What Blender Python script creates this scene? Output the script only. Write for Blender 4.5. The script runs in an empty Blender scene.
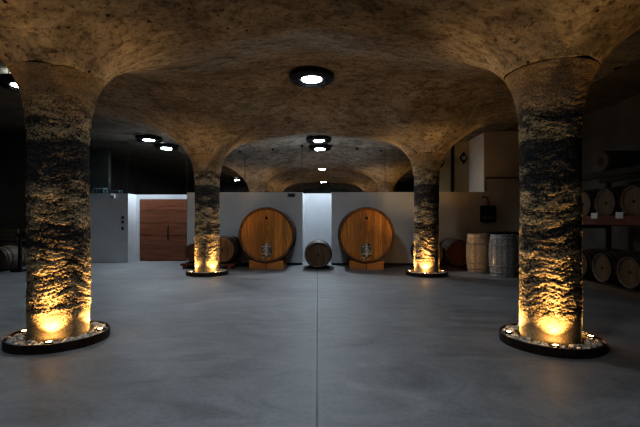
import bpy, bmesh, math, random
import numpy as np
from mathutils import Vector, Matrix, noise

random.seed(7)
PI = math.pi
scn = bpy.context.scene
COL = scn.collection

# ------------------------------------------------------------------ camera numbers (photo frame 640 x 427)
F = 396.0
YAW = math.radians(1.2)
CX, CZ = 0.286, 1.28
SY, CYW = math.sin(YAW), math.cos(YAW)
HOR = 220.5


def x_at(px, Y):
    """world X of the photo column px on the plane Y"""
    s = (px - 320) / F
    d = Y / (s * SY + CYW)
    return CX + d * (s * CYW - SY)


def z_at(py, Y):
    return CZ + (HOR - py) * Y / F


# ------------------------------------------------------------------ materials
def mat(name):
    m = bpy.data.materials.new(name)
    m.use_nodes = True
    nt = m.node_tree
    return m, nt, nt.nodes['Principled BSDF']


def nd(nt, t, **kw):
    n = nt.nodes.new(t)
    for k, v in kw.items():
        setattr(n, k, v)
    return n


def ramp(nt, fac, stops):
    r = nd(nt, 'ShaderNodeValToRGB')
    el = r.color_ramp.elements
    while len(el) < len(stops):
        el.new(0.5)
    for e, (p, c) in zip(el, stops):
        e.position = p
        e.color = (*c, 1) if len(c) == 3 else c
    nt.links.new(fac, r.inputs[0])
    return r.outputs[0]


def coords(nt, scale=(1, 1, 1), kind='Object'):
    tc = nd(nt, 'ShaderNodeTexCoord')
    mp = nd(nt, 'ShaderNodeMapping')
    mp.inputs['Scale'].default_value = scale
    nt.links.new(tc.outputs[kind], mp.inputs[0])
    return mp.outputs[0]


def noise_n(nt, vec, scale, detail=4, rough=.55, dist=0):
    n = nd(nt, 'ShaderNodeTexNoise')
    n.inputs['Scale'].default_value = scale
    n.inputs['Detail'].default_value = detail
    n.inputs['Roughness'].default_value = rough
    n.inputs['Distortion'].default_value = dist
    nt.links.new(vec, n.inputs['Vector'])
    return n.outputs['Fac']


def math_n(nt, op, a, b=None, c=None):
    n = nd(nt, 'ShaderNodeMath', operation=op)
    for i, v in enumerate((a, b, c)):
        if v is None:
            continue
        if isinstance(v, (int, float)):
            n.inputs[i].default_value = v
        else:
            nt.links.new(v, n.inputs[i])
    return n.outputs[0]


def mix_c(nt, fac, a, b, mode='MIX'):
    n = nd(nt, 'ShaderNodeMix', data_type='RGBA', blend_type=mode)
    for idx, v in ((0, fac), (6, a), (7, b)):
        if isinstance(v, (int, float)):
            n.inputs[idx].default_value = v
        elif isinstance(v, tuple):
            n.inputs[idx].default_value = (*v, 1)
        else:
            nt.links.new(v, n.inputs[idx])
    return n.outputs[2]


def bump(nt, b, h, strength=.5, dist=.01):
    n = nd(nt, 'ShaderNodeBump')
    n.inputs['Strength'].default_value = strength
    n.inputs['Distance'].default_value = dist
    nt.links.new(h, n.inputs['Height'])
    nt.links.new(n.outputs[0], b.inputs['Normal'])


def flat(name, c, rough=.6, metal=0, var=.15, scale=12, spec=.5):
    """plain colour with a gentle procedural mottling"""
    m, nt, b = mat(name)
    v = coords(nt)
    f = noise_n(nt, v, scale, 4)
    lo = tuple(x * (1 - var) for x in c)
    hi = tuple(min(1, x * (1 + var)) for x in c)
    nt.links.new(ramp(nt, f, [(.3, lo), (.7, hi)]), b.inputs['Base Color'])
    b.inputs['Roughness'].default_value = rough
    b.inputs['Metallic'].default_value = metal
    b.inputs['Specular IOR Level'].default_value = spec
    return m


def wood(name, c, axis=2, rough=.55, plank=.09, dark=.45, grain=1.0):
    """planked wood, grain along local axis, planks side by side across local X"""
    m, nt, b = mat(name)
    sc = [14, 14, 14]
    sc[axis] = 1.2
    v = coords(nt, tuple(sc))
    g = noise_n(nt, v, 2.2, 6, .6, .6)
    tc = nd(nt, 'ShaderNodeTexCoord')
    sp = nd(nt, 'ShaderNodeSeparateXYZ')
    nt.links.new(tc.outputs['Object'], sp.inputs[0])
    ax = sp.outputs[0]
    q = math_n(nt, 'DIVIDE', ax, plank)
    fr = math_n(nt, 'FRACT', q)
    fl = math_n(nt, 'FLOOR', q)
    wn = nd(nt, 'ShaderNodeTexWhiteNoise', noise_dimensions='1D')
    nt.links.new(fl, wn.inputs['W'])
    edge = math_n(nt, 'ABSOLUTE', math_n(nt, 'SUBTRACT', fr, .5))
    line = math_n(nt, 'GREATER_THAN', edge, .475)
    lo = tuple(x * dark for x in c)
    base = ramp(nt, g, [(.3, lo), (.55, c), (.8, tuple(min(1, x * 1.25) for x in c))])
    t = math_n(nt, 'MULTIPLY_ADD', wn.outputs['Value'], .5, .72)
    cc = nd(nt, 'ShaderNodeCombineColor')
    for i in range(3):
        nt.links.new(t, cc.inputs[i])
    col = mix_c(nt, 1.0, base, cc.outputs[0], 'MULTIPLY')
    col = mix_c(nt, line, col, tuple(x * .3 for x in c))
    nt.links.new(col, b.inputs['Base Color'])
    b.inputs['Roughness'].default_value = rough
    bump(nt, b, g, .25, .004)
    return m


def staves(name, c, rough=.6, n=26, dark=.5, coat=0):
    """barrel staves: the tone changes around the local barrel axis (local Y when lying, local Z upright)"""
    m, nt, b = mat(name)
    v = coords(nt)
    at = nd(nt, 'ShaderNodeAttribute', attribute_name='stave')
    q = math_n(nt, 'MULTIPLY', at.outputs['Fac'], n)
    fl = math_n(nt, 'FLOOR', q)
    fr = math_n(nt, 'ABSOLUTE', math_n(nt, 'SUBTRACT', math_n(nt, 'FRACT', q), .5))
    wn = nd(nt, 'ShaderNodeTexWhiteNoise', noise_dimensions='1D')
    nt.links.new(fl, wn.inputs['W'])
    g = noise_n(nt, v, 18, 5, .6, .4)
    base = ramp(nt, g, [(.3, tuple(x * dark for x in c)), (.7, tuple(min(1, x * 1.15) for x in c))])
    t = math_n(nt, 'MULTIPLY_ADD', wn.outputs['Value'], .5, .7)
    cc = nd(nt, 'ShaderNodeCombineColor')
    for i in range(3):
        nt.links.new(t, cc.inputs[i])
    col = mix_c(nt, 1.0, base, cc.outputs[0], 'MULTIPLY')
    col = mix_c(nt, math_n(nt, 'GREATER_THAN', fr, .46), col, tuple(x * .25 for x in c))
    nt.links.new(col, b.inputs['Base Color'])
    b.inputs['Roughness'].default_value = rough
    b.inputs['Coat Weight'].default_value = coat
    b.inputs['Coat Roughness'].default_value = .12
    return m


def glow(name, c, strength):
    m, nt, b = mat(name)
    b.inputs['Base Color'].default_value = (*c, 1)
    b.inputs['Emission Color'].default_value = (*c, 1)
    b.inputs['Emission Strength'].default_value = strength
    return m


def make_vault_mat():
    m, nt, b = mat('vault_plaster')
    v = coords(nt)
    big = noise_n(nt, v, .75, 5, .6, .5)
    vs = coords(nt, (2.0, 3.4, 2.5))
    streak = noise_n(nt, vs, 1.6, 6, .65, .8)
    fine = noise_n(nt, v, 19, 7, .78)
    base = ramp(nt, big, [(.3, (.215, .18, .14)), (.5, (.33, .29, .24)), (.72, (.41, .37, .32))])
    s2 = ramp(nt, streak, [(.32, (.52, .50, .48)), (.5, (.92, .92, .92)), (.72, (1.18, 1.16, 1.14))])
    col = mix_c(nt, 1.0, base, s2, 'MULTIPLY')
    col = mix_c(nt, 1.0, col, ramp(nt, fine, [(.36, (.30, .27, .25)), (.46, (.92, .92, .92)), (.8, (1.2, 1.2, 1.2))]), 'MULTIPLY')
    mid = noise_n(nt, coords(nt, (1, 1.5, 1)), 6.5, 7, .7, .4)
    col = mix_c(nt, 1.0, col, ramp(nt, mid, [(.34, (.48, .46, .44)), (.46, (.97, .97, .97)), (.62, (1.05, 1.05, 1.05)), (.75, (1.3, 1.28, 1.24))]), 'MULTIPLY')
    # small dark pock marks
    vo = nd(nt, 'ShaderNodeTexVoronoi')
    vo.inputs['Scale'].default_value = 5.5
    nt.links.new(v, vo.inputs['Vector'])
    pk = math_n(nt, 'MULTIPLY', math_n(nt, 'LESS_THAN', vo.outputs['Distance'], .1),
                math_n(nt, 'GREATER_THAN', big, .5))
    col = mix_c(nt, pk, col, (.05, .04, .03))
    nt.links.new(col, b.inputs['Base Color'])
    b.inputs['Roughness'].default_value = .92
    b.inputs['Specular IOR Level'].default_value = .2
    h = math_n(nt, 'ADD', math_n(nt, 'MULTIPLY_ADD', mid, 1.0, math_n(nt, 'MULTIPLY', fine, .8)), math_n(nt, 'MULTIPLY', streak, .8))
    bump(nt, b, h, 1.0, .05)
    return m


def make_stone_mat():
    m, nt, b = mat('rough_column_stone')
    v = coords(nt)
    at = nd(nt, 'ShaderNodeAttribute', attribute_name='height')
    hgt = at.outputs['Fac']
    grit = noise_n(nt, coords(nt, (1, 1, 2.4)), 44, 6, .72, .3)
    fine = noise_n(nt, v, 60, 5, .7)
    blot = noise_n(nt, coords(nt, (1, 1, 2.2)), 2.6, 5, .62, .5)
    sp = nd(nt, 'ShaderNodeSeparateXYZ')
    tc = nd(nt, 'ShaderNodeTexCoord')
    nt.links.new(tc.outputs['Object'], sp.inputs[0])
    z = sp.outputs[2]

    def zmap(a, b_, c, d):
        mr = nd(nt, 'ShaderNodeMapRange')
        for i, x in enumerate((a, b_, c, d)):
            mr.inputs[i + 1].default_value = x
        nt.links.new(z, mr.inputs[0])
        return mr.outputs[0]
    # crumbly stone: pale broken edges over dark hollows
    k = math_n(nt, 'MULTIPLY_ADD', hgt, .24, math_n(nt, 'MULTIPLY', grit, .76))
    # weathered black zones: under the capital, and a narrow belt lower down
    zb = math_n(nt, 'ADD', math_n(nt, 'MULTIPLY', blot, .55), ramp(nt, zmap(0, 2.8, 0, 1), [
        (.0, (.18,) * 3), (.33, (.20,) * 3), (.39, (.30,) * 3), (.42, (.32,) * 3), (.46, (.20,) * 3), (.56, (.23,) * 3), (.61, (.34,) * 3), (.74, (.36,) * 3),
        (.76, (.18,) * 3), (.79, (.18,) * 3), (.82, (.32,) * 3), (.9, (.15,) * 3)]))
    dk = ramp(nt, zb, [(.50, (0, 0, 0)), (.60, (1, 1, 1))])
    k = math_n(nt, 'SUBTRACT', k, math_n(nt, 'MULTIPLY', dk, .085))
    col = ramp(nt, k, [(.40, (.022, .020, .019)), (.45, (.08, .066, .052)), (.50, (.40, .305, .19)), (.59, (.68, .54, .36))])
    col = mix_c(nt, math_n(nt, 'MULTIPLY', dk, .55), col, mix_c(nt, 1.0, (.085, .085, .09), ramp(nt, fine, [(.3, (.4,) * 3), (.7, (1.4,) * 3)]), 'MULTIPLY'))
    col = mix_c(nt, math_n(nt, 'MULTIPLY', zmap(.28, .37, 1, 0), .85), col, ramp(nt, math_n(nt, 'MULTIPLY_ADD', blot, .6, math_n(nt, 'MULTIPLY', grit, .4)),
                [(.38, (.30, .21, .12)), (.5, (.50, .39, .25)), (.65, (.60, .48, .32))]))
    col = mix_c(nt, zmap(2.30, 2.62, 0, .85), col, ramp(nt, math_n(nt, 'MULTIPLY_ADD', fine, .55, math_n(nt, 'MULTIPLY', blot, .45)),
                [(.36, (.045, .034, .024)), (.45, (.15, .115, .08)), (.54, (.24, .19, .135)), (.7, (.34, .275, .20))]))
    nt.links.new(col, b.inputs['Base Color'])
    b.inputs['Roughness'].default_value = .9
    b.inputs['Specular IOR Level'].default_value = .2
    bump(nt, b, math_n(nt, 'MULTIPLY_ADD', fine, .35, grit), 1.0, .03)
    return m


def make_floor_mat():
    m, nt, b = mat('polished_concrete')
    v = coords(nt)
    swirl = noise_n(nt, coords(nt, (.75, 1.5, 1)), 1.0, 8, .66, 2.8)
    big = noise_n(nt, v, .33, 4, .5, .6)
    fine = noise_n(nt, v, 26, 4, .6)
    k = math_n(nt, 'ADD', math_n(nt, 'MULTIPLY', swirl, .6), math_n(nt, 'MULTIPLY', big, .4))
    col = ramp(nt, k, [(.36, (.13, .132, .138)), (.46, (.185, .188, .195)), (.54, (.222, .226, .232)), (.66, (.30, .30, .302))])
    col = mix_c(nt, 1.0, col, ramp(nt, fine, [(.3, (.88, .88, .88)), (.7, (1.06, 1.06, 1.06))]), 'MULTIPLY')
    # saw-cut joints: one running away from the viewer, two across
    sp = nd(nt, 'ShaderNodeSeparateXYZ')
    tc = nd(nt, 'ShaderNodeTexCoord')
    nt.links.new(tc.outputs['Object'], sp.inputs[0])
    slope = (0.014 - 0.216) / (10 - 2.45)
    xl = math_n(nt, 'SUBTRACT', sp.outputs[0], math_n(nt, 'MULTIPLY_ADD', sp.outputs[1], slope, 0.216 - 2.45 * slope))
    j = math_n(nt, 'LESS_THAN', math_n(nt, 'ABSOLUTE', xl), .008)
    jn = math_n(nt, 'LESS_THAN', math_n(nt, 'ABSOLUTE', xl), .035)
    j2 = math_n(nt, 'LESS_THAN', math_n(nt, 'ABSOLUTE', math_n(nt, 'SUBTRACT', sp.outputs[1], 6.75)), .006)
    col = mix_c(nt, math_n(nt, 'MULTIPLY', jn, .10), col, (.33, .33, .34))
    col = mix_c(nt, math_n(nt, 'MULTIPLY', math_n(nt, 'MAXIMUM', j, math_n(nt, 'MULTIPLY', j2, .6)), .8), col, (.05, .05, .055))
    nt.links.new(col, b.inputs['Base Color'])
    nt.links.new(ramp(nt, swirl, [(.3, (.48,) * 3), (.7, (.66,) * 3)]), b.inputs['Roughness'])
    b.inputs['Specular IOR Level'].default_value = .35
    bump(nt, b, fine, .08, .002)
    return m


def make_glass_mat():
    m = bpy.data.materials.new('dark_reflective_glass')
    m.use_nodes = True
    nt = m.node_tree
    nt.nodes.clear()
    out = nd(nt, 'ShaderNodeOutputMaterial')
    tr = nd(nt, 'ShaderNodeBsdfTransparent')
    tr.inputs[0].default_value = (.55, .56, .56, 1)
    gl = nd(nt, 'ShaderNodeBsdfGlossy')
    gl.inputs['Roughness'].default_value = 0.0
    gl.inputs['Color'].default_value = (.95, .96, 1, 1)
    lw = nd(nt, 'ShaderNodeLayerWeight')
    lw.inputs[0].default_value = .35
    mr = nd(nt, 'ShaderNodeMapRange')
    for i, x in enumerate((0, 1, GLASS_REFL, .95)):
        mr.inputs[i + 1].default_value = x
    nt.links.new(lw.outputs['Fresnel'], mr.inputs[0])
    mx = nd(nt, 'ShaderNodeMixShader')
    nt.links.new(mr.outputs[0], mx.inputs[0])
    nt.links.new(tr.outputs[0], mx.inputs[1])
    nt.links.new(gl.outputs[0], mx.inputs[2])
    nt.links.new(mx.outputs[0], out.inputs[0])
    return m


def make_door_mat():
    m, nt, b = mat('rust_brown_door_panel')
    v = coords(nt)
    g = noise_n(nt, coords(nt, (1, 3, 9)), 1.5, 6, .6, .5)
    f = noise_n(nt, v, 30, 4)
    col = ramp(nt, g, [(.3, (.16, .062, .034)), (.55, (.24, .098, .052)), (.8, (.29, .125, .068))])
    col = mix_c(nt, 1.0, col, ramp(nt, f, [(.3, (.85,) * 3), (.7, (1.1,) * 3)]), 'MULTIPLY')
    nt.links.new(col, b.inputs['Base Color'])
    b.inputs['Roughness'].default_value = .5
    return m


GLASS_REFL = .72
M = {}
M['vault'] = make_vault_mat()
M['shaded_vault'] = flat('shaded_plaster', (.10, .085, .065), .9, var=.35, scale=2.5)  # shade of the dim side aisles put into the ceiling plaster colour
M['stone'] = make_stone_mat()
M['floor'] = make_floor_mat()
M['glass'] = make_glass_mat()
M['door'] = make_door_mat()
M['white_wall'] = flat('cool_white_plaster', (.57, .59, .62), .8, var=.06, scale=1.4)
M['tan_wall'] = flat('tan_plaster', (.62, .54, .45), .85, var=.12, scale=1.2)
M['tan_panel'] = flat('khaki_panel', (.52, .43, .28), .7, var=.1, scale=1.5)
M['dark_wall'] = flat('dark_plaster', (.085, .09, .075), .9, var=.3, scale=1.5)
M['right_wall'] = flat('grey_block_wall', (.13, .12, .105), .9, var=.25, scale=1.3)
M['black'] = flat('black_paint', (.012, .012, .013), .5, var=.2)
M['black_metal'] = flat('black_metal', (.02, .02, .022), .4, .6, var=.2)
M['rust_steel'] = flat('dark_rusted_steel', (.05, .032, .024), .55, .5, var=.4, scale=18)
M['steel'] = flat('polished_steel', (.8, .8, .8), .32, .85, var=.1)
M['door_steel'] = flat('dark_brushed_steel', (.22, .22, .23), .3, .9, var=.5, scale=30)
M['bright_steel'] = flat('bright_steel', (.62, .62, .62), .3, .6, var=.3)
M['hoop'] = flat('galvanised_hoop', (.16, .16, .17), .45, .8, var=.25, scale=20)
M['film_hoop'] = flat('film_covered_hoop', (.30, .30, .31), .3, .1, var=.2)
M['tan_hoop'] = flat('tan_hoop', (.36, .29, .21), .5, .1, var=.2)
M['dark_hoop'] = flat('dark_iron_hoop', (.04, .034, .030), .7, .3, var=.3, scale=20)
M['pebble'] = flat('pale_pebble', (.42, .41, .39), .75, var=.45, scale=14)
M['cask_head'] = wood('cask_head_oak', (.50, .225, .055), 2, .5, .105, .55)
M['cask_stave'] = staves('cask_staves', (.20, .085, .03), .5, 40)
M['cradle'] = wood('cradle_wood', (.50, .23, .07), 0, .6, .5, .55)
M['oak_head'] = wood('barrel_head_oak', (.13, .075, .045), 2, .6, .08, .5)
M['oak_stave'] = staves('barrel_staves', (.15, .11, .08), .6, 26)
M['pale_head'] = wood('pale_head_oak', (.15, .10, .055), 2, .6, .08, .6)
M['red_head'] = wood('wine_red_barrel_head', (.16, .055, .03), 2, .6, .08, .5)
M['tan_stave'] = staves('tan_staves', (.50, .38, .26), .5, 24, .72, .3)
M['film_stave'] = staves('grey_film_staves', (.34, .34, .345), .25, 24, .7, .9)
M['red_beam'] = flat('red_rack_steel', (.11, .03, .02), .5, .1, var=.3)
M['timber'] = wood('grey_timber', (.16, .125, .09), 1, .8, .5, .5)
M['skid'] = wood('reddish_skid_wood', (.15, .06, .04), 0, .7, .5, .5)
M['card'] = flat('white_card', (.5, .5, .5), .7, var=.05)
M['teal'] = flat('pale_teal_metal', (.06, .11, .12), .4, var=.1)
M['grey_plastic'] = flat('grey_plastic', (.16, .17, .18), .4, var=.1)
M['paper_roll'] = flat('brown_roll', (.09, .075, .06), .8, var=.3, scale=8)
M['ink'] = flat('dark_branding', (.03, .018, .01), .7, var=.2)
M['led'] = glow('cool_led', (.86, .95, 1.0), 28)
M['lens'] = glow('warm_lens', (1.0, .66, .30), 22)


# ------------------------------------------------------------------ mesh helpers
def link(name, bm, m, parent=None, smooth=False):
    me = bpy.data.meshes.new(name)
    bm.to_mesh(me)
    bm.free()
    o = bpy.data.objects.new(name, me)
    COL.objects.link(o)
    if m is not None:
        for mm in (m if isinstance(m, (list, tuple)) else [m]):
            me.materials.append(mm)
    if smooth:
        for p in me.polygons:
            p.use_smooth = True
    if parent:
        o.parent = parent
    return o


def box(bm, x0, x1, y0, y1, z0, z1, bev=0.0):
    tmp = bmesh.new()
    bmesh.ops.create_cube(tmp, size=1)
    for v in tmp.verts:
        v.co = Vector(((x0 + x1) / 2 + v.co.x * (x1 - x0), (y0 + y1) / 2 + v.co.y * (y1 - y0), (z0 + z1) / 2 + v.co.z * (z1 - z0)))
    if bev:
        bmesh.ops.bevel(tmp, geom=list(tmp.edges), offset=bev, segments=2, affect='EDGES', profile=.5)
    me = bpy.data.meshes.new('tmp')
    tmp.to_mesh(me)
    tmp.free()
    bm.from_mesh(me)
    bpy.data.meshes.remove(me)
    return bm


def B(*a, bev=0.0):
    return box(bmesh.new(), *a, bev=bev)


def lathe(bm, prof, n=48, axis='Z', center=(0, 0, 0), closed=False, stave=False):
    """revolve (r, h) points about an axis through center; axis 'Y' runs h along +Y"""
    lay = None
    if stave:
        lay = bm.verts.layers.float.get('stave') or bm.verts.layers.float.new('stave')
    rings = []
    c = Vector(center)
    for r, h in prof:
        ring = []
        for i in range(n):
            a = 2 * PI * i / n
            if axis == 'Z':
                p = Vector((r * math.cos(a), r * math.sin(a), h))
            elif axis == 'Y':
                p = Vector((r * math.cos(a), h, r * math.sin(a)))
            else:
                p = Vector((h, r * math.cos(a), r * math.sin(a)))
            v = bm.verts.new(c + p)
            if lay:
                v[lay] = abs(((i / n) * 2) % 2 - 1)
            ring.append(v)
        rings.append(ring)
    pairs = list(zip(rings[:-1], rings[1:]))
    if closed:
        pairs.append((rings[-1], rings[0]))
    for a, b_ in pairs:
        for i in range(n):
            j = (i + 1) % n
            try:
                bm.faces.new((a[i], a[j], b_[j], b_[i]))
            except ValueError:
                pass
    if not closed:
        for ring, (r, h) in ((rings[0], prof[0]), (rings[-1], prof[-1])):
            if r > 1e-5:
                try:
                    bm.faces.new(ring)
                except ValueError:
                    pass
    bmesh.ops.recalc_face_normals(bm, faces=bm.faces)
    return bm


def tube(bm, pts, r, n=10):
    pts = [Vector(p) for p in pts]
    rings = []
    for i, p in enumerate(pts):
        d = (pts[min(i + 1, len(pts) - 1)] - pts[max(i - 1, 0)]).normalized()
        u = d.cross(Vector((0, 0, 1)))
        if u.length < .05:
            u = d.cross(Vector((0, 1, 0)))
        u.normalize()
        w = d.cross(u)
        rings.append([bm.verts.new(p + r * (math.cos(2 * PI * k / n) * u + math.sin(2 * PI * k / n) * w)) for k in range(n)])
    for a, b_ in zip(rings[:-1], rings[1:]):
        for k in range(n):
            bm.faces.new((a[k], a[(k + 1) % n], b_[(k + 1) % n], b_[k]))
    bm.faces.new(rings[0])
    bm.faces.new(rings[-1])
    bmesh.ops.recalc_face_normals(bm, faces=bm.faces)
    return bm


def tag(o, label, cat, group=None, kind=None):
    o['label'] = label
    o['category'] = cat
    if group:
        o['group'] = group
    if kind:
        o['kind'] = kind
    return o


def empty(name, loc, label, cat, group=None, rz=0):
    o = bpy.data.objects.new(name, None)
    o.empty_display_size = .1
    COL.objects.link(o)
    o.location = loc
    o.rotation_euler = (0, 0, rz)
    return tag(o, label, cat, group)


def dup(root, loc, rz, label, group=None):
    r = root.copy()
    COL.objects.link(r)
    r.location = loc
    r.rotation_euler = (0, 0, rz)
    r['label'] = label
    if group:
        r['group'] = group
    for ch in list(root.children):
        c = ch.copy()
        COL.objects.link(c)
        c.parent = r
        for g in ch.children:
            d = g.copy()
            COL.objects.link(d)
            d.parent = c
    return r


def struct(name, bm, m, parent=None, smooth=False):
    o = link(name, bm, m, parent, smooth)
    if parent is None:
        o['kind'] = 'structure'
    return o


# ------------------------------------------------------------------ vault shape
COLS_X = (-2.6, 2.6)
COLS_Y = (-1.01, 4.19, 9.39, 14.59)
# heights over the distance from a column: middle aisle, and the steeper side aisles
P_IN = [(.0, 2.2), (.30, 2.50), (.43, 2.81), (.49, 2.885), (.62, 3.02), (.88, 3.185), (1.3, 3.365), (2.0, 3.56), (2.6, 3.69), (3.2, 3.79), (3.7, 3.85), (7, 3.85)]
P_OUT = [(.0, 2.2), (.30, 2.50), (.43, 2.81), (.49, 2.90), (.62, 3.05), (.88, 3.26), (1.4, 3.52), (2.0, 3.68), (2.6, 3.78), (3.2, 3.83), (3.7, 3.85), (7, 3.85)]


def smooth_profile(r, P):
    # monotone cubic through the listed points
    i = 0
    while i < len(P) - 2 and r >= P[i + 1][0]:
        i += 1
    h = P[i + 1][0] - P[i][0]
    t = (r - P[i][0]) / h

    def sl(k):
        if k <= 0 or k >= len(P) - 1:
            return 0.0 if k > 0 else .7
        a = (P[k][1] - P[k - 1][1]) / (P[k][0] - P[k - 1][0])
        b_ = (P[k + 1][1] - P[k][1]) / (P[k + 1][0] - P[k][0])
        return 0 if a * b_ <= 0 else 2 * a * b_ / (a + b_)
    m0, m1 = sl(i) * h, sl(i + 1) * h
    return ((2 * t**3 - 3 * t**2 + 1) * P[i][1] + (t**3 - 2 * t**2 + t) * m0 + (-2 * t**3 + 3 * t**2) * P[i + 1][1] + (t**3 - t**2) * m1)


def vault_z(x, y):
    # soft minimum, so that the groins between neighbouring columns are rounded
    r = -.2 * math.log(sum(math.exp(-math.hypot(x - cx, y - cy) / .2) for cx in COLS_X for cy in COLS_Y))
    z = smooth_profile(r, P_IN)
    o = min(1, max(0, (abs(x) - 2.5) / .9))
    if o > 0:
        o = o * o * (3 - 2 * o)
        z += (smooth_profile(r, P_OUT) - z) * o
    # arched ribs that run from column to column across the middle aisle
    g = min(1, max(0, (r - .5) / 2.1))
    dy = min(abs(y - cy) for cy in COLS_Y)
    z -= .29 * g * g * (3 - 2 * g) * math.exp(-(dy / .95) ** 2) * (1 - o)
    w = min(1, max(0, (r - .6) / .8))
    n = noise.noise(Vector((x * .9, y * .9, 1.3))) * .045 * w + noise.noise(Vector((x * 3, y * 3, 4.1))) * .014 + \
        noise.noise(Vector((x * 9, y * 9, 2.2))) * .006
    return z + n


bm = bmesh.new()
NA, NR = 160, 44
for cx in (-2.6, 2.6):
    for cy in (4.19, 9.39):
        rings = []
        for k in range(NR + 1):
            t = (k / NR) ** 1.35
            ring = []
            for i in range(NA):
                a = 2 * PI * (i + .5) / NA
                ca, sa = math.cos(a), math.sin(a)
                R = 2.6 / max(abs(ca), abs(sa))
                r0 = .432 + .012 * noise.noise(Vector((ca * 2, sa * 2, cx + cy)))
                r = r0 + (R - r0) * t
                x, y = cx + r * ca, cy + r * sa
                ring.append(bm.verts.new((x, y, vault_z(x, y))))
            rings.append(ring)
        # lip that turns up into the crack above the capital
        lip = [bm.verts.new((cx + (v.co.x - cx) * .9, cy + (v.co.y - cy) * .9, v.co.z + .12)) for v in rings[0]]
        rings.insert(0, lip)
        for a_, b_ in zip(rings[:-1], rings[1:]):
            for i in range(NA):
                j = (i + 1) % NA
                bm.faces.new((a_[i], b_[i], b_[j], a_[j]))


def strip(x0, x1, y0, y1, step=.12):
    nx, ny = max(2, round((x1 - x0) / step)), max(2, round((y1 - y0) / step))
    g = [[bm.verts.new((x0 + (x1 - x0) * i / nx, y0 + (y1 - y0) * j / ny, 0)) for j in range(ny + 1)] for i in range(nx + 1)]
    for row in g:
        for v in row:
            v.co.z = vault_z(v.co.x, v.co.y)
    for i in range(nx):
        for j in range(ny):
            bm.faces.new((g[i][j], g[i][j + 1], g[i + 1][j + 1], g[i + 1][j]))


strip(-5.2, 5.2, 11.99, 12.75)
strip(-5.2, 5.2, -.75, 1.59)
ceiling = struct('ceiling', bm, M['vault'], smooth=True)
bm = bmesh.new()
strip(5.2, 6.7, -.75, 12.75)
struct('ceiling_right', bm, M['shaded_vault'], smooth=True)
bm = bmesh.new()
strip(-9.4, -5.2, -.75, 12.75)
struct('ceiling_left', bm, M['shaded_vault'], smooth=True)

# ------------------------------------------------------------------ setting: floor, walls, glass
struct('floor', B(-9.5, 6.8, -.75, 16, -.1, 0), M['floor'])
struct('wall_left', B(-9.5, -9.2, -.75, 16, 0, 3.95), M['dark_wall'])
struct('wall_right', B(6.6, 6.8, -.75, 12.65, 0, 3.95), M['right_wall'])
struct('wall_front', B(-9.5, 6.8, -.85, -.7, 0, 3.95), M['dark_wall'])
struct('wall_back', B(-9.5, 6.8, 16, 16.15, 0, 3.95), M['black'])

YW, YR, YG = 11.45, 12.40, 12.66
HB = 2.10
xl0, xl1 = x_at(187, YW), x_at(302.5, YW)
xr0, xr1 = x_at(331.5, YW), x_at(484, YW)
bl = bmesh.new()
box(bl, xl0, xl1, YW, YG - .03, 0, HB)
struct('wall_center_left', bl, M['white_wall'])
struct('wall_center_right', B(xr0, x_at(440, YW), YW, YG - .03, 0, HB), M['white_wall'])
struct('wall_lower_right', B(x_at(440, YW), xr1, YW, YG - .03, 0, HB), M['tan_wall'])
struct('wall_back_right', B(xr1, 6.6, YW, YG + .3, 0, 3.95), M['tan_wall'])
struct('wall_recess', B(xl1, xr0, YR, YG - .03, 0, HB + .03), M['white_wall'])
xa0, xa1 = -7.55, x_at(128, 11.9)
struct('wall_far_left', B(xa0, xa1, 11.9, YG - .03, 0, HB), M['white_wall'])
struct('wall_side', B(-9.2, xa0, 11.2, 11.35, 0, 3.95), M['dark_wall'])
xd0, xd1 = x_at(139.5, YR), x_at(187, YR)
zd = z_at(199, YR)
lint = bmesh.new()
box(lint, xa1, xl0 + .02, YR, YG - .03, zd, HB)
box(lint, xa1, xd0, YR, YG - .03, 0, zd)
struct('wall_lintel', lint, M['white_wall'])
# dark shadow-gap skirting along the white blocks
for nm, x0, x1 in (('left', xl0, xl1), ('right', xr0, xr1)):
    struct('baseboard_' + nm, B(x0, x1, YW - .015, YW - .002, 0, .05), M['black_metal'])
# upper panels at the back right
ub = bmesh.new()
xp0, xpm, xp1 = x_at(436, YG), x_at(452.5, YG), x_at(476, YG)
box(ub, xp0, xr1 + .3, YG, YG + .1, HB, 3.95)
struct('wall_upper_right', ub, M['tan_panel'])
struct('trim_1', B(xpm - .05, xpm + .04, YG - .05, YG - .002, HB, 3.85), M['rust_steel'])
struct('trim_2', B(xp1 - .02, xp1 + .28, YG - .10, YG - .002, HB, 3.85), M['tan_panel'])

# door
door = struct('door_1', B(xd0, xd1, YR + .02, YR + .08, .01, zd), M['door'])
zs = [z_at(y, YR) for y in (199, 211, 223.5, 236, 248.5, 261)]
zs[-1] = .012
for a_, b_ in zip(zs[1:], zs[:-1]):
    link('door_board', B(xd0 + .012, xd1 - .012, YR + .001, YR + .022, a_ + .012, b_ - .008, bev=.004), M['door'], door)
hx = x_at(168.5, YR)
hb = bmesh.new()
tube(hb, [(hx, YR - .05, z_at(240, YR)), (hx, YR - .05, z_at(225, YR))], .016)
tube(hb, [(hx, YR, z_at(238, YR)), (hx, YR - .05, z_at(238, YR))], .01)
tube(hb, [(hx, YR, z_at(227, YR)), (hx, YR - .05, z_at(227, YR))], .01)
link('door_handle', hb, M['black_metal'], door, True)['label'] = 'black bar handle'

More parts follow.
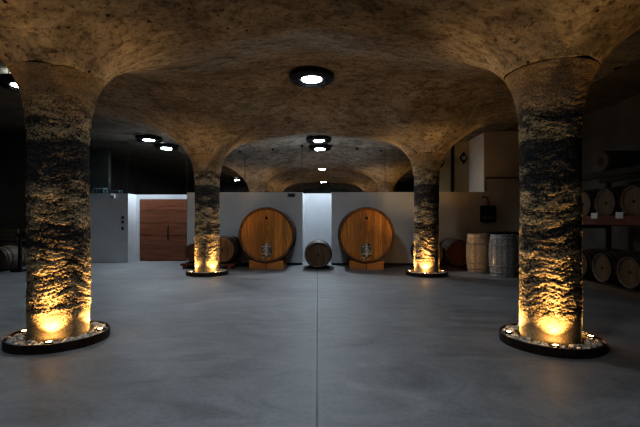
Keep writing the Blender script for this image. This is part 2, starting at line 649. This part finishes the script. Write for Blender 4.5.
# glass partition over the white blocks
win = bpy.data.objects.new('window_1', None)
COL.objects.link(win)
win['kind'] = 'structure'
win.location = (0, YG, HB)
edges = [-9.2, x_at(128, YG), x_at(187, YG), x_at(245, YG), x_at(302, YG), x_at(331, YG), x_at(385, YG), xp0]
for a_, b_ in zip(edges[:-1], edges[1:]):
    g = link('pane', B(a_ + .004, b_ - .004, -.004, .004, 0, 3.9 - HB), M['glass'], win)
    g.location = (0, 0, 0)
fr = bmesh.new()
for a_ in edges[1:-1]:
    box(fr, a_ - .006, a_ + .006, -.008, .008, 0, 3.9 - HB)
box(fr, -9.2, xp0, -.012, .012, 0, .02)
link('frame', fr, M['black_metal'], win)
for px in (273, 302, 331, 357, 381, 208, 240):
    x = x_at(px, YG)
    link('clamp', lathe(bmesh.new(), [(.03, -.03), (.034, -.02), (.034, .02), (.03, .03)], 14, 'Y', (x, 0, vault_z(x, YG) - HB - .07)), M['black_metal'], win)

# ------------------------------------------------------------------ columns
def make_column_mesh():
    prof = [(.285, 0), (.285, 1.0), (.282, 1.9), (.285, 2.2), (.297, 2.36), (.322, 2.52), (.355, 2.65), (.400, 2.755), (.432, 2.81)]
    pz = np.array([p[1] for p in prof])
    pr = np.array([p[0] for p in prof])
    n, nz = 300, 400
    bm = bmesh.new()
    lay = bm.verts.layers.float.new('height')
    rings = []
    N = noise.noise
    for k in range(nz + 1):
        z = 2.81 * k / nz
        r0 = float(np.interp(z, pz, pr))
        wt = min(1, max(.10, (z - .22) / .16)) if z < .5 else (1 if z < 2.25 else max(.30, 1 - (z - 2.25) / .25))
        ring = []
        for i in range(n):
            a = 2 * PI * i / n
            ca, sa = math.cos(a), math.sin(a)
            wob = N(Vector((ca * 1.3, sa * 1.3, z * 1.7 + 3)))
            zz = z + wob * .09 + .02 * N(Vector((ca * 5, sa * 5, z * 3)))
            strat = N(Vector((ca * .9, sa * .9, zz * 11)))
            strat2 = N(Vector((ca * 2.4 + 7, sa * 2.4, zz * 38)))
            lump = N(Vector((ca * 8, sa * 8, z * 30 + 9)))
            grit = N(Vector((ca * 17, sa * 17, z * 64 + 1)))
            grit2 = N(Vector((ca * 30, sa * 30, z * 110 + 5)))
            amp = .75 + .6 * N(Vector((ca * 1.6 + 4, sa * 1.6, z * 2.6)))
            h = .42 * strat + .48 * strat2 + (.18 * lump + .44 * grit + .36 * grit2) * amp
            dr = .018 * h * wt + .010 * wob
            v = bm.verts.new(((r0 + dr) * ca, (r0 + dr) * sa, z))
            v[lay] = .5 + .6 * h * (wt if z < 1 else 1)
            ring.append(v)
        rings.append(ring)
    # top turns inward
    rings.append([bm.verts.new((v.co.x * .8, v.co.y * .8, 2.86)) for v in rings[-1]])
    for a_, b_ in zip(rings[:-1], rings[1:]):
        for i in range(n):
            j = (i + 1) % n
            bm.faces.new((a_[i], a_[j], b_[j], b_[i]))
    bm.faces.new(rings[-1])
    return bm


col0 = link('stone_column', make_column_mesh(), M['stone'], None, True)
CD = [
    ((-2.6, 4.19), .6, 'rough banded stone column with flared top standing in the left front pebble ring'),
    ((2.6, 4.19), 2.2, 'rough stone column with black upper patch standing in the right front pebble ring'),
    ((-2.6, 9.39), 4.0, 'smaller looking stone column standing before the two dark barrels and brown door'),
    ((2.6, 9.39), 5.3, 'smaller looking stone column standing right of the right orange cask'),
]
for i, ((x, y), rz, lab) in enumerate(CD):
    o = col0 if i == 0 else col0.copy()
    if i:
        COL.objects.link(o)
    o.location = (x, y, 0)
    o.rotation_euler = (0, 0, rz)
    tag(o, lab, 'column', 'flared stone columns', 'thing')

# ------------------------------------------------------------------ planter rings, pebbles, uplights
def ring_bm():
    b_ = bmesh.new()
    lathe(b_, [(.482, 0), (.482, .084), (.479, .088), (.471, .088), (.468, .084), (.468, 0)], 96, closed=True)
    return b_


def pebbles_bm(seed, angs):
    rnd = random.Random(seed)
    b_ = bmesh.new()
    # soil bed under the pebbles
    lathe(b_, [(.302, .01), (.302, .05), (.466, .05), (.466, .01)], 64, closed=True)
    lay = 0
    for k in range(380):
        a = rnd.uniform(0, 2 * PI)
        r = math.sqrt(rnd.uniform(.315 ** 2, .445 ** 2))
        s = rnd.uniform(.011, .027)
        if any(abs((a - ua + PI) % (2 * PI) - PI) < .12 and abs(r - UR) < .06 for ua in angs):
            continue
        ret = bmesh.ops.create_icosphere(b_, subdivisions=1, radius=s)
        rot = Matrix.Rotation(rnd.uniform(0, 6.28), 3, 'Z') @ Matrix.Rotation(rnd.uniform(-.5, .5), 3, 'X')
        sc = Vector((rnd.uniform(.8, 1.35), rnd.uniform(.8, 1.2), rnd.uniform(.55, .9)))
        c = Vector((r * math.cos(a), r * math.sin(a), .055 + s * .5 + rnd.uniform(0, .012)))
        for v in ret['verts']:
            j = 1 + .22 * noise.noise(v.co * 60 + Vector((k, 0, 0)))
            v.co = rot @ Vector((v.co.x * sc.x * j, v.co.y * sc.y * j, v.co.z * sc.z * j)) + c
    return b_


UR = .392
ring0 = link('planter_ring', ring_bm(), M['rust_steel'])
up0 = empty('uplight', (0, 0, 0), '', 'spotlight')
link('housing', lathe(bmesh.new(), [(.03, .0), (.033, .005), (.033, .045), (.036, .05), (.036, .06), (.028, .06), (.028, .052), (.001, .052)], 24), M['black_metal'], up0, True)
link('lens', lathe(bmesh.new(), [(.001, .058), (.02, .0575), (.027, .055), (.027, .053), (.001, .053)], 24), M['lens'], up0, True)

PN = [('left front', -2.6, 4.19, (('left edge', 178), ('right edge', 18), ('front', -68), ('back', 100))),
      ('right front', 2.6, 4.19, (('left edge', 166), ('right edge', -8), ('front', -112), ('back', 85))),
      ('left rear', -2.6, 9.39, (('left edge', -138), ('right edge', -45), ('back', 95))),
      ('right rear', 2.6, 9.39, (('left edge', 178), ('right edge', 6), ('front', -108), ('back', 85)))]
WARM = (1.0, .62, .24)
UPW = 62.0
first = True
for pi, (nm, x, y, spots) in enumerate(PN):
    rg = ring0 if pi == 0 else ring0.copy()
    pb = link('pebble_bed', pebbles_bm(5 + pi, [math.radians(d) for _, d in spots]), M['pebble'], None, True)
    if pi:
        COL.objects.link(rg)
    rg.location = (x, y, 0)
    pb.location = (x, y, 0)
    side = nm.split()[0]
    where = ('around the foot of the big %s front column' % side) if 'front' in nm else \
        ('around the foot of the column by the two dark barrels' if side == 'left' else 'around the foot of the column right of the right cask')
    tag(rg, 'low dark steel ring ' + where, 'planter ring', 'steel rings around the columns')
    tag(pb, 'pale pebbles filling the steel ring ' + where, 'pebbles', 'pebble beds', 'stuff')
    pb.rotation_euler = (0, 0, 0)
    for ai, (edge, deg) in enumerate(spots):
        a = math.radians(deg)
        gain = 1.0 if edge != 'back' else (1.5 if 'front' in nm else 2.4)
        loc = (x + UR * math.cos(a), y + UR * math.sin(a), .035)
        pos = {'left edge': 'at the left edge of', 'right edge': 'at the right edge of', 'front': 'at the front of', 'back': 'behind the column in'}[edge]
        lab = 'small glowing warm spotlight %s the %s column ring' % (pos, nm)
        if first:
            u = up0
            u.location = loc
            u['label'] = lab
            u['group'] = 'warm uplights in the pebble rings'
            first = False
        else:
            u = dup(up0, loc, 0, lab, 'warm uplights in the pebble rings')
        for kind, watts, size, blend, aim_r, aim_z in (('SPOT', UPW * 1.25 * gain, 46, .9, .29, 2.0), ('SPOT', UPW * (.45 if edge != 'back' else .25), 122, .5, .34, 1.0), ('POINT', 2.2, 0, 0, 0, 0)):
            L = bpy.data.lights.new('uplight_lamp', kind)
            L.energy = watts
            L.color = WARM
            L.shadow_soft_size = .009
            lo = bpy.data.objects.new('uplight_lamp', L)
            COL.objects.link(lo)
            lo.location = (loc[0], loc[1], .098)
            if kind == 'SPOT':
                L.spot_size = math.radians(size)
                L.spot_blend = blend
                tgt = Vector((x + aim_r * math.cos(a), y + aim_r * math.sin(a), aim_z))
                lo.rotation_euler = (tgt - Vector(lo.location)).to_track_quat('-Z', 'Y').to_euler()

# ------------------------------------------------------------------ ceiling lights
cl0 = empty('ceiling_light', (0, 0, 0), '', 'ceiling light')
h = bmesh.new()
lathe(h, [(.19, .0), (.21, -.012), (.36, -.012), (.385, .01), (.385, .075), (.36, .095), (.19, .095)], 64, closed=True)
for k in range(28):
    a = 2 * PI * k / 28
    r_ = Matrix.Rotation(a, 3, 'Z')
    t_ = bmesh.new()
    box(t_, .235, .345, -.009, .009, -.026, -.008)
    for v in t_.verts:
        v.co = r_ @ v.co
    me = bpy.data.meshes.new('t')
    t_.to_mesh(me)
    t_.free()
    h.from_mesh(me)
    bpy.data.meshes.remove(me)
for k in range(3):
    a = 2 * PI * k / 3 + .5
    tube(h, [(.3 * math.cos(a), .3 * math.sin(a), .09), (.3 * math.cos(a), .3 * math.sin(a), .2)], .008, 8)
link('housing', h, M['black_metal'], cl0)
link('diffuser', lathe(bmesh.new(), [(.001, -.008), (.13, -.006), (.165, .0), (.165, .03), (.001, .03)], 40), M['led'], cl0, True)
COOL = (.80, .91, 1.0)
CLW = 51.0
LP = [(0, 6.8, 'round black ringed ceiling light, the big one above the open floor'),
      (0, 12.0, 'round black ringed ceiling light above the gap between the casks'),
      (-5.12, 6.9, 'round ceiling light at the dark far left edge beside the big column'),
      (-5.2, 12.0, 'round ceiling light above the brown door'),
      (0, 1.6, 'round ceiling light behind the camera in the middle aisle'),
      (-5.2, 1.6, 'round ceiling light behind the camera in the left aisle')]
for i, (x, y, lab) in enumerate(LP):
    z = vault_z(x, y) - (.21 if i in (2, 4) else .13)
    if i == 0:
        o = cl0
        o.location = (x, y, z)
        o['label'] = lab
        o['group'] = 'round cool ceiling lights'
    else:
        o = dup(cl0, (x, y, z), 0, lab, 'round cool ceiling lights')
    L = bpy.data.lights.new('ceiling_lamp', 'AREA')
    L.shape = 'DISK'
    L.size = .32
    L.energy = CLW * (1.0, 1.6, .5, 1.6, .9, .5)[i]
    L.color = COOL
    lo = bpy.data.objects.new('ceiling_lamp', L)
    COL.objects.link(lo)
    lo.location = (x, y, z - .03)

# ------------------------------------------------------------------ barrels
def belly(t, rh, rb):
    return rh + (rb - rh) * (1 - (2 * t - 1) ** 2)


def make_barrel(L, rh, rb, stave_m, head_m, hoop_m, upright, label, loc=(0, 0, 0), rz=0, nst=56, bung=True, group=None):
    """oak barrel; lying ones have their axis on local Y with the near head at y = 0 and the belly touching z = 0"""
    root = empty('barrel', loc, label, 'barrel', group, rz)
    ax, c = ('Z', (0, 0, 0)) if upright else ('Y', (0, 0, rb))
    N = 16
    prof = [(rh - .035, .0), (rh - .004, .0)] + [(belly(k / N, rh, rb), L * k / N) for k in range(N + 1)] + [(rh - .004, L), (rh - .035, L)]
    prof = [(rh - .035, .035)] + prof + [(rh - .035, L - .035)]
    b_ = bmesh.new()
    lathe(b_, prof, nst, ax, c, stave=True)
    # drop the end caps so that the head boards close the barrel
    link('staves', b_, stave_m, root, True)
    for h0 in (.03, L - .042):
        hb_ = bmesh.new()
        lathe(hb_, [(.001, h0), (rh - .034, h0), (rh - .034, h0 + .012), (.001, h0 + .012)], nst, ax, c)
        o = link('head', hb_, head_m, root)
    for t in (.015, .10, .25, .75, .90, .985):
        w = .018
        r1, r2 = belly(max(0, t - w), rh, rb) + .001, belly(min(1, t + w), rh, rb) + .001
        h1, h2 = L * max(0, t - w), L * min(1, t + w)
        hp = bmesh.new()
        lathe(hp, [(r1 - .006, h1), (r1 + .004, h1), (r2 + .004, h2), (r2 - .006, h2)], nst, ax, c, closed=True)
        link('hoop', hp, hoop_m, root, True)
    if bung:
        bb = bmesh.new()
        if upright:
            lathe(bb, [(.001, .05), (.022, .05), (.024, .03), (.001, .03)], 16, 'Z', (.0, -.12, L - .04))
        else:
            lathe(bb, [(.001, .012), (.024, .014), (.026, .034), (.001, .034)], 16, 'Y', (0, 0, rb))
        link('bung', bb, M['ink'], root, True)['label'] = 'dark bung'
    return root


# barrique in the gap between the casks
gy = 10.30
gb = make_barrel(.95, .325, .372, M['oak_stave'], M['oak_head'], M['hoop'], False,
                 'small brown barrel lying before the bright recess between the casks', (x_at(318, gy), gy, .012))
cr = empty('barrel_cradle', (x_at(318, gy), gy, 0), 'low dark wooden chocks under the small barrel between the casks', 'cradle')
for yy in (.18, .68):
    link('chock', B(-.3, .3, yy, yy + .08, 0, .026, bev=.006), M['black'], cr)

# dark barrels left of the rear left column
BL = [(195.5, 10.5, .25, .29, .72, 'oak_stave', 'oak_head', .25, 'small dark barrel lying on skids left of the rear column, nearest the door'),
      (222, 10.4, .325, .375, .92, 'oak_stave', 'oak_head', -.02, 'dark barrel lying on skids between the rear left column and the left cask')]
for px, yy, rh, rb, L, sm, hm, rz, lab in BL:
    make_barrel(L, rh, rb, M[sm], M[hm], M['dark_hoop'], False, lab, (x_at(px, yy), yy, .13), rz, group='barrels on the left skids')
sk = empty('skid_pallet', (x_at(211, 10.75), 10.75, 0), 'low reddish wooden skid under the two dark barrels by the rear left column', 'pallet')
for y0 in (-.34, .0, .36):
    link('board', B(-.72, .72, y0, y0 + .12, .075, .135, bev=.005), M['skid'], sk)
for x0 in (-.65, -.06, .53):
    link('runner', B(x0, x0 + .12, -.36, .5, 0, .075), M['skid'], sk)

# dark red barrels right of the rear right column
for px, hm, lab in ((430.5, 'oak_head', 'dark barrel lying half hidden behind the rear right column'),
                    (459.5, 'red_head', 'dark reddish barrel lying between the rear right column and the tan upright barrel')):
    make_barrel(.92, .325, .37, M['oak_stave'], M[hm], M['dark_hoop'], False, lab, (x_at(px, 10.42), 10.42, .05), 0, group='barrels by the rear right column')
sk = empty('barrel_rail', (x_at(446, 10.6), 10.6, 0), 'low dark timber rails under the barrels right of the rear right column', 'rail')
for y0 in (.0, .5):
    link('board', B(-.7, .75, y0, y0 + .1, 0, .062, bev=.004), M['skid'], sk)

# upright barrels at the right
make_barrel(.95, .262, .305, M['tan_stave'], M['pale_head'], M['tan_hoop'], True, 'tan upright barrel standing before the wall under the black box', (4.05, 9.98, 0), .3)
make_barrel(.96, .268, .312, M['film_stave'], M['pale_head'], M['film_hoop'], True, 'grey shiny upright barrel standing beside the right front column', (4.33, 9.25, 0), .9)

# ------------------------------------------------------------------ big casks
CKY, CKL, CKR = 10.40, .84, .722
CKZ = .895


def make_cask(loc, label):
    root = empty('wine_cask', loc, label, 'cask', 'big orange casks')
    rb = CKR + .012
    cz = CKZ
    N = 14
    prof = [(CKR - .05, .06), (CKR - .05, 0), (CKR, 0)] + [(belly(k / N, CKR + .004, rb), .002 + (CKL - .004) * k / N) for k in range(N + 1)] + [(CKR, CKL), (CKR - .05, CKL), (CKR - .05, CKL - .06)]
    link('staves', lathe(bmesh.new(), prof, 96, 'Y', (0, 0, cz), stave=True), M['cask_stave'], root, True)
    hd = bmesh.new()
    lathe(hd, [(.001, .045), (CKR - .3, .04), (CKR - .049, .03), (CKR - .049, .06), (.001, .075)], 96, 'Y', (0, 0, cz))
    link('head', hd, M['cask_head'], root)
    for t in (.03, .16, .34, .66, .84, .97):
        w = .028
        r1, r2 = belly(max(0, t - w), CKR, rb) + .005, belly(min(1, t + w), CKR, rb) + .005
        hp = bmesh.new()
        lathe(hp, [(r1 - .006, CKL * max(0, t - w)), (r1 + .005, CKL * max(0, t - w)), (r2 + .005, CKL * min(1, t + w)), (r2 - .006, CKL * min(1, t + w))], 96, 'Y', (0, 0, cz), closed=True)
        link('hoop', hp, M['dark_hoop'], root, True)
    # cross battens holding the head
    link('batten', B(-.055, .055, .012, .045, cz - .22, cz + .56, bev=.006), M['cask_head'], root)
    # sampling cock
    tp = bmesh.new()
    lathe(tp, [(.001, -.035), (.02, -.035), (.034, -.02), (.034, .012), (.001, .012)], 20, 'Y', (0, 0, 1.345))
    link('stopper', tp, M['black_metal'], root, True)['label'] = 'black round stopper'
    # branded emblem with short lines below
    link('emblem', lathe(bmesh.new(), [(.038, .0095), (.046, .0095), (.046, .0125), (.038, .0125)], 32, 'Y', (0, 0, 1.20), closed=True), M['ink'], root)['label'] = 'dark branded ring emblem'
    for k, wd in enumerate((.034, .022, .028, .018, .026)):
        z0 = 1.10 - k * .05
        link('brand_line', B(-wd, wd, .0095, .0125, z0, z0 + .010), M['ink'], root)['label'] = 'short dark branded line'
    # steel manhole door with bar, hand wheel and hinges
    dz = .50
    dr = bmesh.new()
    nseg = 40
    for ry, rx, y0, y1 in ((.19, .145, .012, .045),):
        lathe(dr, [(.001, y0), (.8, y0), (.93, y0 + .004), (1, y0 + .014), (1, y1), (.001, y1)], nseg, 'Y', (0, 0, 0))
        for v in dr.verts:
            v.co.x *= rx
            v.co.z = v.co.z * ry + dz
    d = link('manhole_door', dr, M['door_steel'], root, True)
    d['label'] = 'steel oval door'
    br = bmesh.new()
    box(br, -.022, .022, -.028, -.004, dz - .17, dz + .17, bev=.005)
    box(br, -.12, .12, -.020, -.002, dz + .085, dz + .11, bev=.004)
    box(br, -.12, .12, -.020, -.002, dz - .11, dz - .085, bev=.004)
    link('crossbar', br, M['bright_steel'], d)
    wh = bmesh.new()
    for k in range(24):
        pass
    tube(wh, [(.06 * math.cos(2 * PI * k / 20), -.055, dz + .06 * math.sin(2 * PI * k / 20)) for k in range(21)], .008, 8)
    for k in range(3):
        a = PI * k / 3
        tube(wh, [(-.06 * math.cos(a), -.055, dz - .06 * math.sin(a)), (.06 * math.cos(a), -.055, dz + .06 * math.sin(a))], .006, 8)
    tube(wh, [(0, -.06, dz), (0, -.01, dz)], .014, 10)
    link('hand_wheel', wh, M['bright_steel'], d, True)
    tv = bmesh.new()
    tube(tv, [(-.07, .02, dz - .22), (-.07, -.09, dz - .22), (-.07, -.11, dz - .25), (-.07, -.11, dz - .29)], .022, 12)
    tube(tv, [(-.115, -.06, dz - .18), (-.02, -.06, dz - .18)], .009, 8)
    tube(tv, [(-.07, -.06, dz - .18), (-.07, -.06, dz - .22)], .01, 8)
    link('tap', tv, M['bright_steel'], root, True)['label'] = 'steel outlet tap'
    return root


cxl, cxr = x_at(266.3, CKY), x_at(366.6, CKY)
ck = make_cask((cxl, CKY, 0), 'big orange oak cask standing left of the bright recess')
dup(ck, (cxr, CKY, 0), 0, 'big orange oak cask standing right of the bright recess', 'big orange casks')


def board_arc(y0, y1):
    """cradle board with a concave top that follows the cask"""
    b_ = bmesh.new()
    n = 20
    top = []
    for k in range(n + 1):
        x = -.45 + .9 * k / n
        top.append((x, min(.225, CKZ - math.sqrt(max(.0, (CKR + .020) ** 2 - x * x)) - .004)))
    prof = [(-.45, 0)] + top + [(.45, 0)]
    fa = [b_.verts.new((x, y0, z)) for x, z in prof]
    fb = [b_.verts.new((x, y1, z)) for x, z in prof]
    b_.faces.new(fa)
    b_.faces.new(fb[::-1])
    for i in range(len(prof)):
        j = (i + 1) % len(prof)
        b_.faces.new((fa[i], fb[i], fb[j], fa[j]))
    bmesh.ops.recalc_face_normals(b_, faces=b_.faces)
    return b_


cd = empty('cask_cradle', (cxl, CKY, 0), 'orange wooden cradle under the left big cask', 'cradle', 'wooden cask cradles')
link('front_board', board_arc(-.02, .10), M['cradle'], cd)
link('back_board', board_arc(.68, .80), M['cradle'], cd)
for s in (-1, 1):
    link('side_rail', B(min(s * .37, s * .45), max(s * .37, s * .45), .10, .68, .0, .1), M['cradle'], cd)
dup(cd, (cxr, CKY, 0), 0, 'orange wooden cradle under the right big cask', 'wooden cask cradles')

# ------------------------------------------------------------------ right-hand barrel rack
HX = 5.37
rk = empty('barrel_rack', (HX, 7.4, 0), 'barrel rack with red beam and timber rail along the right wall', 'rack')
ry0, ry1 = 5.2, 8.62


def rp(name, x0, x1, y0, y1, z0, z1, m, bev=.004, lab=None):
    o = link(name, B(x0 - HX, x1 - HX, y0 - 7.4, y1 - 7.4, z0, z1, bev=bev), M[m], rk)
    if lab:
        o['label'] = lab
    return o


rp('rail', HX - .06, HX + .06, ry0, ry1, 0, .10, 'timber', lab='grey timber floor rail')
rp('rail', HX + .30, HX + .40, ry0, ry1, 0, .095, 'timber', lab='grey timber floor rail')
rp('rail', HX + .72, HX + .82, ry0, ry1, 0, .095, 'timber', lab='grey timber floor rail')
rp('beam', HX - .09, HX - .02, ry0, ry1, 1.20, 1.37, 'red_beam', lab='red front beam')
rp('beam', HX + .20, HX + .28, ry0, ry1, 1.18, 1.30, 'red_beam', lab='red inner beam')
rp('beam', HX + .72, HX + .80, ry0, ry1, 1.18, 1.30, 'red_beam', lab='red inner beam')
rp('beam', HX + .02, HX + .10, ry0, ry1, 2.08, 2.20, 'dark_hoop', lab='dark upper beam')
rp('beam', HX + .72, HX + .80, ry0, ry1, 2.08, 2.20, 'dark_hoop', lab='dark upper beam')
for yy in (ry0, ry1 - .08):
    for xx in (HX - .02, HX + .86):
        rp('upright', xx, xx + .07, yy, yy + .08, 0, 2.5, 'black_metal', .003)
    rp('brace', HX - .02, HX + .93, yy + .01, yy + .07, 1.12, 1.19, 'black_metal', .003)
for k, px in enumerate((594, 619)):
    s = (px - 320) / F
    d_ = (HX - .1 - CX) / (s * CYW - SY)
    yy = d_ * (s * SY + CYW)
    rp('label_card', HX - .096, HX - .0915, yy - .09, yy + .09, 1.315, 1.425, 'card', 0, 'white label card')
base = None
RB = [(6.82, .085, 'pale-headed barrel on the right floor rail, nearest the photo edge', 'pale_head'),
      (7.49, .085, 'pale-headed barrel on the right floor rail, next to the column', 'pale_head'),
      (8.16, .085, 'barrel on the right floor rail half hidden by the front column', 'pale_head'),
      (6.74, 1.285, 'barrel on the red beam of the right rack, nearest the photo edge', 'pale_head'),
      (7.40, 1.285, 'barrel on the red beam of the right rack, middle of three', 'pale_head'),
      (8.06, 1.285, 'barrel on the red beam of the right rack, next to the column', 'pale_head')]
for i, (yy, z, lab, hm) in enumerate(RB):
    rz = -PI / 2 + (.03, -.02, .0, .01, -.01, .0)[i]
    if base is None:
        base = make_barrel(.93, .27, .315, M['oak_stave'], M[hm], M['dark_hoop'], False, lab, (HX, yy, z), rz, group='barrels on the right rack')
    else:
        dup(base, (HX, yy, z), rz, lab, 'barrels on the right rack')
# roll on the top tier
s = (602 - 320) / F
d_ = (HX + .02 - CX) / (s * CYW - SY)
ryy = d_ * (s * SY + CYW)
rl = bmesh.new()
lathe(rl, [(.07, 0), (.07, .98), (.185, .98), (.19, .96), (.19, .02), (.185, 0)], 40, 'X', (0, 0, .19), closed=True)
tag(link('dark_roll', rl, M['paper_roll'], None, True), 'dark hollow roll lying on top of the right barrel rack', 'roll').location = (HX + .0, ryy, 2.2)

# ------------------------------------------------------------------ wall fittings
bx = empty('electrical_box', (x_at(487, YW), YW, z_at(222, YW)), 'black electrical box with looped cable on the tan back wall', 'electrical box')
link('case', B(-.20, .20, -.14, -.001, 0, .46, bev=.012), M['black'], bx)
for k in range(3):
    link('socket', lathe(bmesh.new(), [(.001, -.185), (.035, -.185), (.045, -.17), (.045, -.14), (.001, -.14)], 18, 'Y', (-.12 + .12 * k, 0, .12)), M['grey_plastic'], bx, True)
cb = bmesh.new()
tube(cb, [(.02, -.02, .44), (.02, -.03, .60), (.0, -.03, .68), (-.06, -.03, .72), (-.13, -.02, .70), (-.14, -.02, .74)], .012)
link('cable', cb, M['black'], bx, True)
pp = bmesh.new()
pz = z_at(178.5, YW)
tube(pp, [(x_at(485.5, YW), YW - .025, HB + .05), (x_at(485.5, YW), YW - .025, pz), (6.5, YW - .025, pz)], .016, 10)
tag(link('conduit_pipe', pp, M['rust_steel'], None, True), 'thin dark conduit pipe running along the tan back wall', 'pipe')

for px, py, sc, lab in ((463.5, 158.5, 1.0, 'dark diamond-shaped plaque with ring on the khaki upper panel'),
                        (441, 163, .85, 'dark diamond-shaped plaque half hidden by the rear right column')):
    x, z = x_at(px, YG), z_at(py, YG)
    e = empty('wall_plaque', (x, YG, z), lab, 'plaque', 'diamond wall plaques')
    b_ = bmesh.new()
    lathe(b_, [(.001, -.035), (.10, -.035), (.13, -.02), (.13, -.002), (.001, -.002)], 4, 'Y', (0, 0, 0))
    for v in b_.verts:
        v.co.z *= 1.55 * sc
        v.co.x *= 1.0 * sc
    link('plate', b_, M['black'], e)
    link('ring', lathe(bmesh.new(), [(.035 * sc, -.05), (.06 * sc, -.05), (.06 * sc, -.03), (.035 * sc, -.03)], 24, 'Y', (0, 0, -.0), closed=True), M['steel'], e, True)

# intercom buttons on the far left white block
for k, (py, lab) in enumerate(((217.5, 'topmost of three small grey wall switches left of the brown door'),
                               (222, 'middle one of three small grey wall switches left of the brown door'),
                               (228.5, 'lowest of three small grey wall switches left of the brown door'))):
    x, z = x_at(123, 11.9), z_at(py, 11.9)
    e = empty('wall_switch', (x, 11.9, z), lab, 'switch', 'wall switches by the door')
    link('plate', B(-.045, .045, -.025, -.001, -.045, .045, bev=.006), M['grey_plastic'], e)
    link('button', B(-.02, .02, -.032, -.024, -.02, .02, bev=.004), M['black_metal'], e)
x = x_at(113, 11.9)
e = empty('junction_box', (x, 11.9, 1.97), 'small white box under the top edge of the far left white block', 'junction box')
link('case', B(-.07, .07, -.05, -.001, -.02, .09, bev=.008), M['card'], e)
link('lens', B(-.03, .03, -.056, -.049, .0, .06, bev=.004), M['grey_plastic'], e)
x = x_at(291.5, YW)
e = empty('emergency_light', (x, YW, z_at(195, YW)), 'small dark emergency light at the upper right of the white wall', 'emergency light')
link('case', B(-.11, .11, -.05, -.001, -.055, .055, bev=.01), M['grey_plastic'], e)
link('lens', B(-.085, .085, -.056, -.049, -.035, .02, bev=.004), M['black'], e)

# small teal stand on top of the far left block
e = empty('small_stand', (x_at(100, 12.2), 12.2, HB), 'small pale teal metal stand on top of the far left white block', 'stand')
link('shelf', B(-.18, .18, -.1, .1, .17, .19, bev=.004), M['teal'], e)
for sx in (-1, 1):
    for sy in (-1, 1):
        link('leg', B(sx * .165 - .012, sx * .165 + .012, sy * .085 - .012, sy * .085 + .012, 0, .17), M['teal'], e)

# dark work table behind the upright barrels
e = empty('work_table', (x_at(506, 10.6), 10.6, 0), 'long black table against the tan wall behind the upright barrels', 'table')
link('tabletop', B(-.42, .75, -.3, .3, .90, .98, bev=.006), M['black'], e)
for sx in (-.38, .66):
    for sy in (-.27, .22):
        link('leg', B(sx, sx + .05, sy, sy + .05, 0, .90), M['black_metal'], e)

# left-hand dark corner: stacked crates, a lying barrel and a steel post stand
make_barrel(.85, .27, .32, M['oak_stave'], M['oak_head'], M['dark_hoop'], False, 'dark barrel lying at the far left edge beside the steel post', (x_at(-6, 9.62), 9.62, .0), .06)
e = empty('post_stand', (x_at(18.5, 9.7), 9.75, 0), 'black steel post with short arm left of the big front column', 'post')
link('base', B(-.16, .10, -.12, .12, 0, .05, bev=.006), M['black_metal'], e)
link('post', B(-.03, .03, -.03, .03, .05, .95, bev=.004), M['black_metal'], e)
link('arm', B(-.12, .22, -.02, .02, .90, .95, bev=.004), M['black_metal'], e)

xs0, xs1 = x_at(-14, 10.6), x_at(17, 10.6)
cr0 = empty('wooden_crate', ((xs0 + xs1) / 2, 10.86, 0), 'lowest of the three dim slatted crates stacked behind the far left barrel', 'crate', 'crates in the dark left corner')
hw = (xs1 - xs0) / 2
for yy in (-.22, .2):
    for k in range(3):
        link('slat', B(-hw, hw, yy, yy + .02, .02 + k * .115, .115 + k * .115, bev=.003), M['timber'], cr0)
for sx in (-1, 1):
    for sy in (-.195, .175):
        link('corner_post', B(min(sx * hw, sx * (hw - .05)), max(sx * hw, sx * (hw - .05)), sy, sy + .02, 0, .345), M['timber'], cr0)
link('bottom', B(-hw + .01, hw - .01, -.195, .195, .02, .035), M['timber'], cr0)
for k, w_ in ((1, 'middle one'), (2, 'topmost')):
    dup(cr0, ((xs0 + xs1) / 2 - .015 * k, 10.86 + .012 * k, .35 * k), 0, w_ + ' of the three dim slatted crates stacked behind the far left barrel', 'crates in the dark left corner')

# ------------------------------------------------------------------ world, view, camera
w = bpy.data.worlds.new('cellar_dark')
scn.world = w
w.use_nodes = True
bg = w.node_tree.nodes['Background']
bg.inputs[0].default_value = (.5, .55, .65, 1)
bg.inputs[1].default_value = .002
cam = bpy.data.cameras.new('camera')
cam.sensor_width = 36
cam.lens = F / 640 * 36
cam.shift_y = 7 / 640
cam.clip_start = .05
co = bpy.data.objects.new('camera', cam)
COL.objects.link(co)
co.location = (CX, 0, CZ)
co.rotation_euler = (PI / 2, 0, YAW)
scn.camera = co
scn.view_settings.view_transform = 'Standard'
scn.view_settings.look = 'High Contrast'
scn.view_settings.exposure = 0.0
scn.cycles.use_denoising = True
scn.cycles.max_bounces = 8
scn.cycles.sample_clamp_indirect = 4
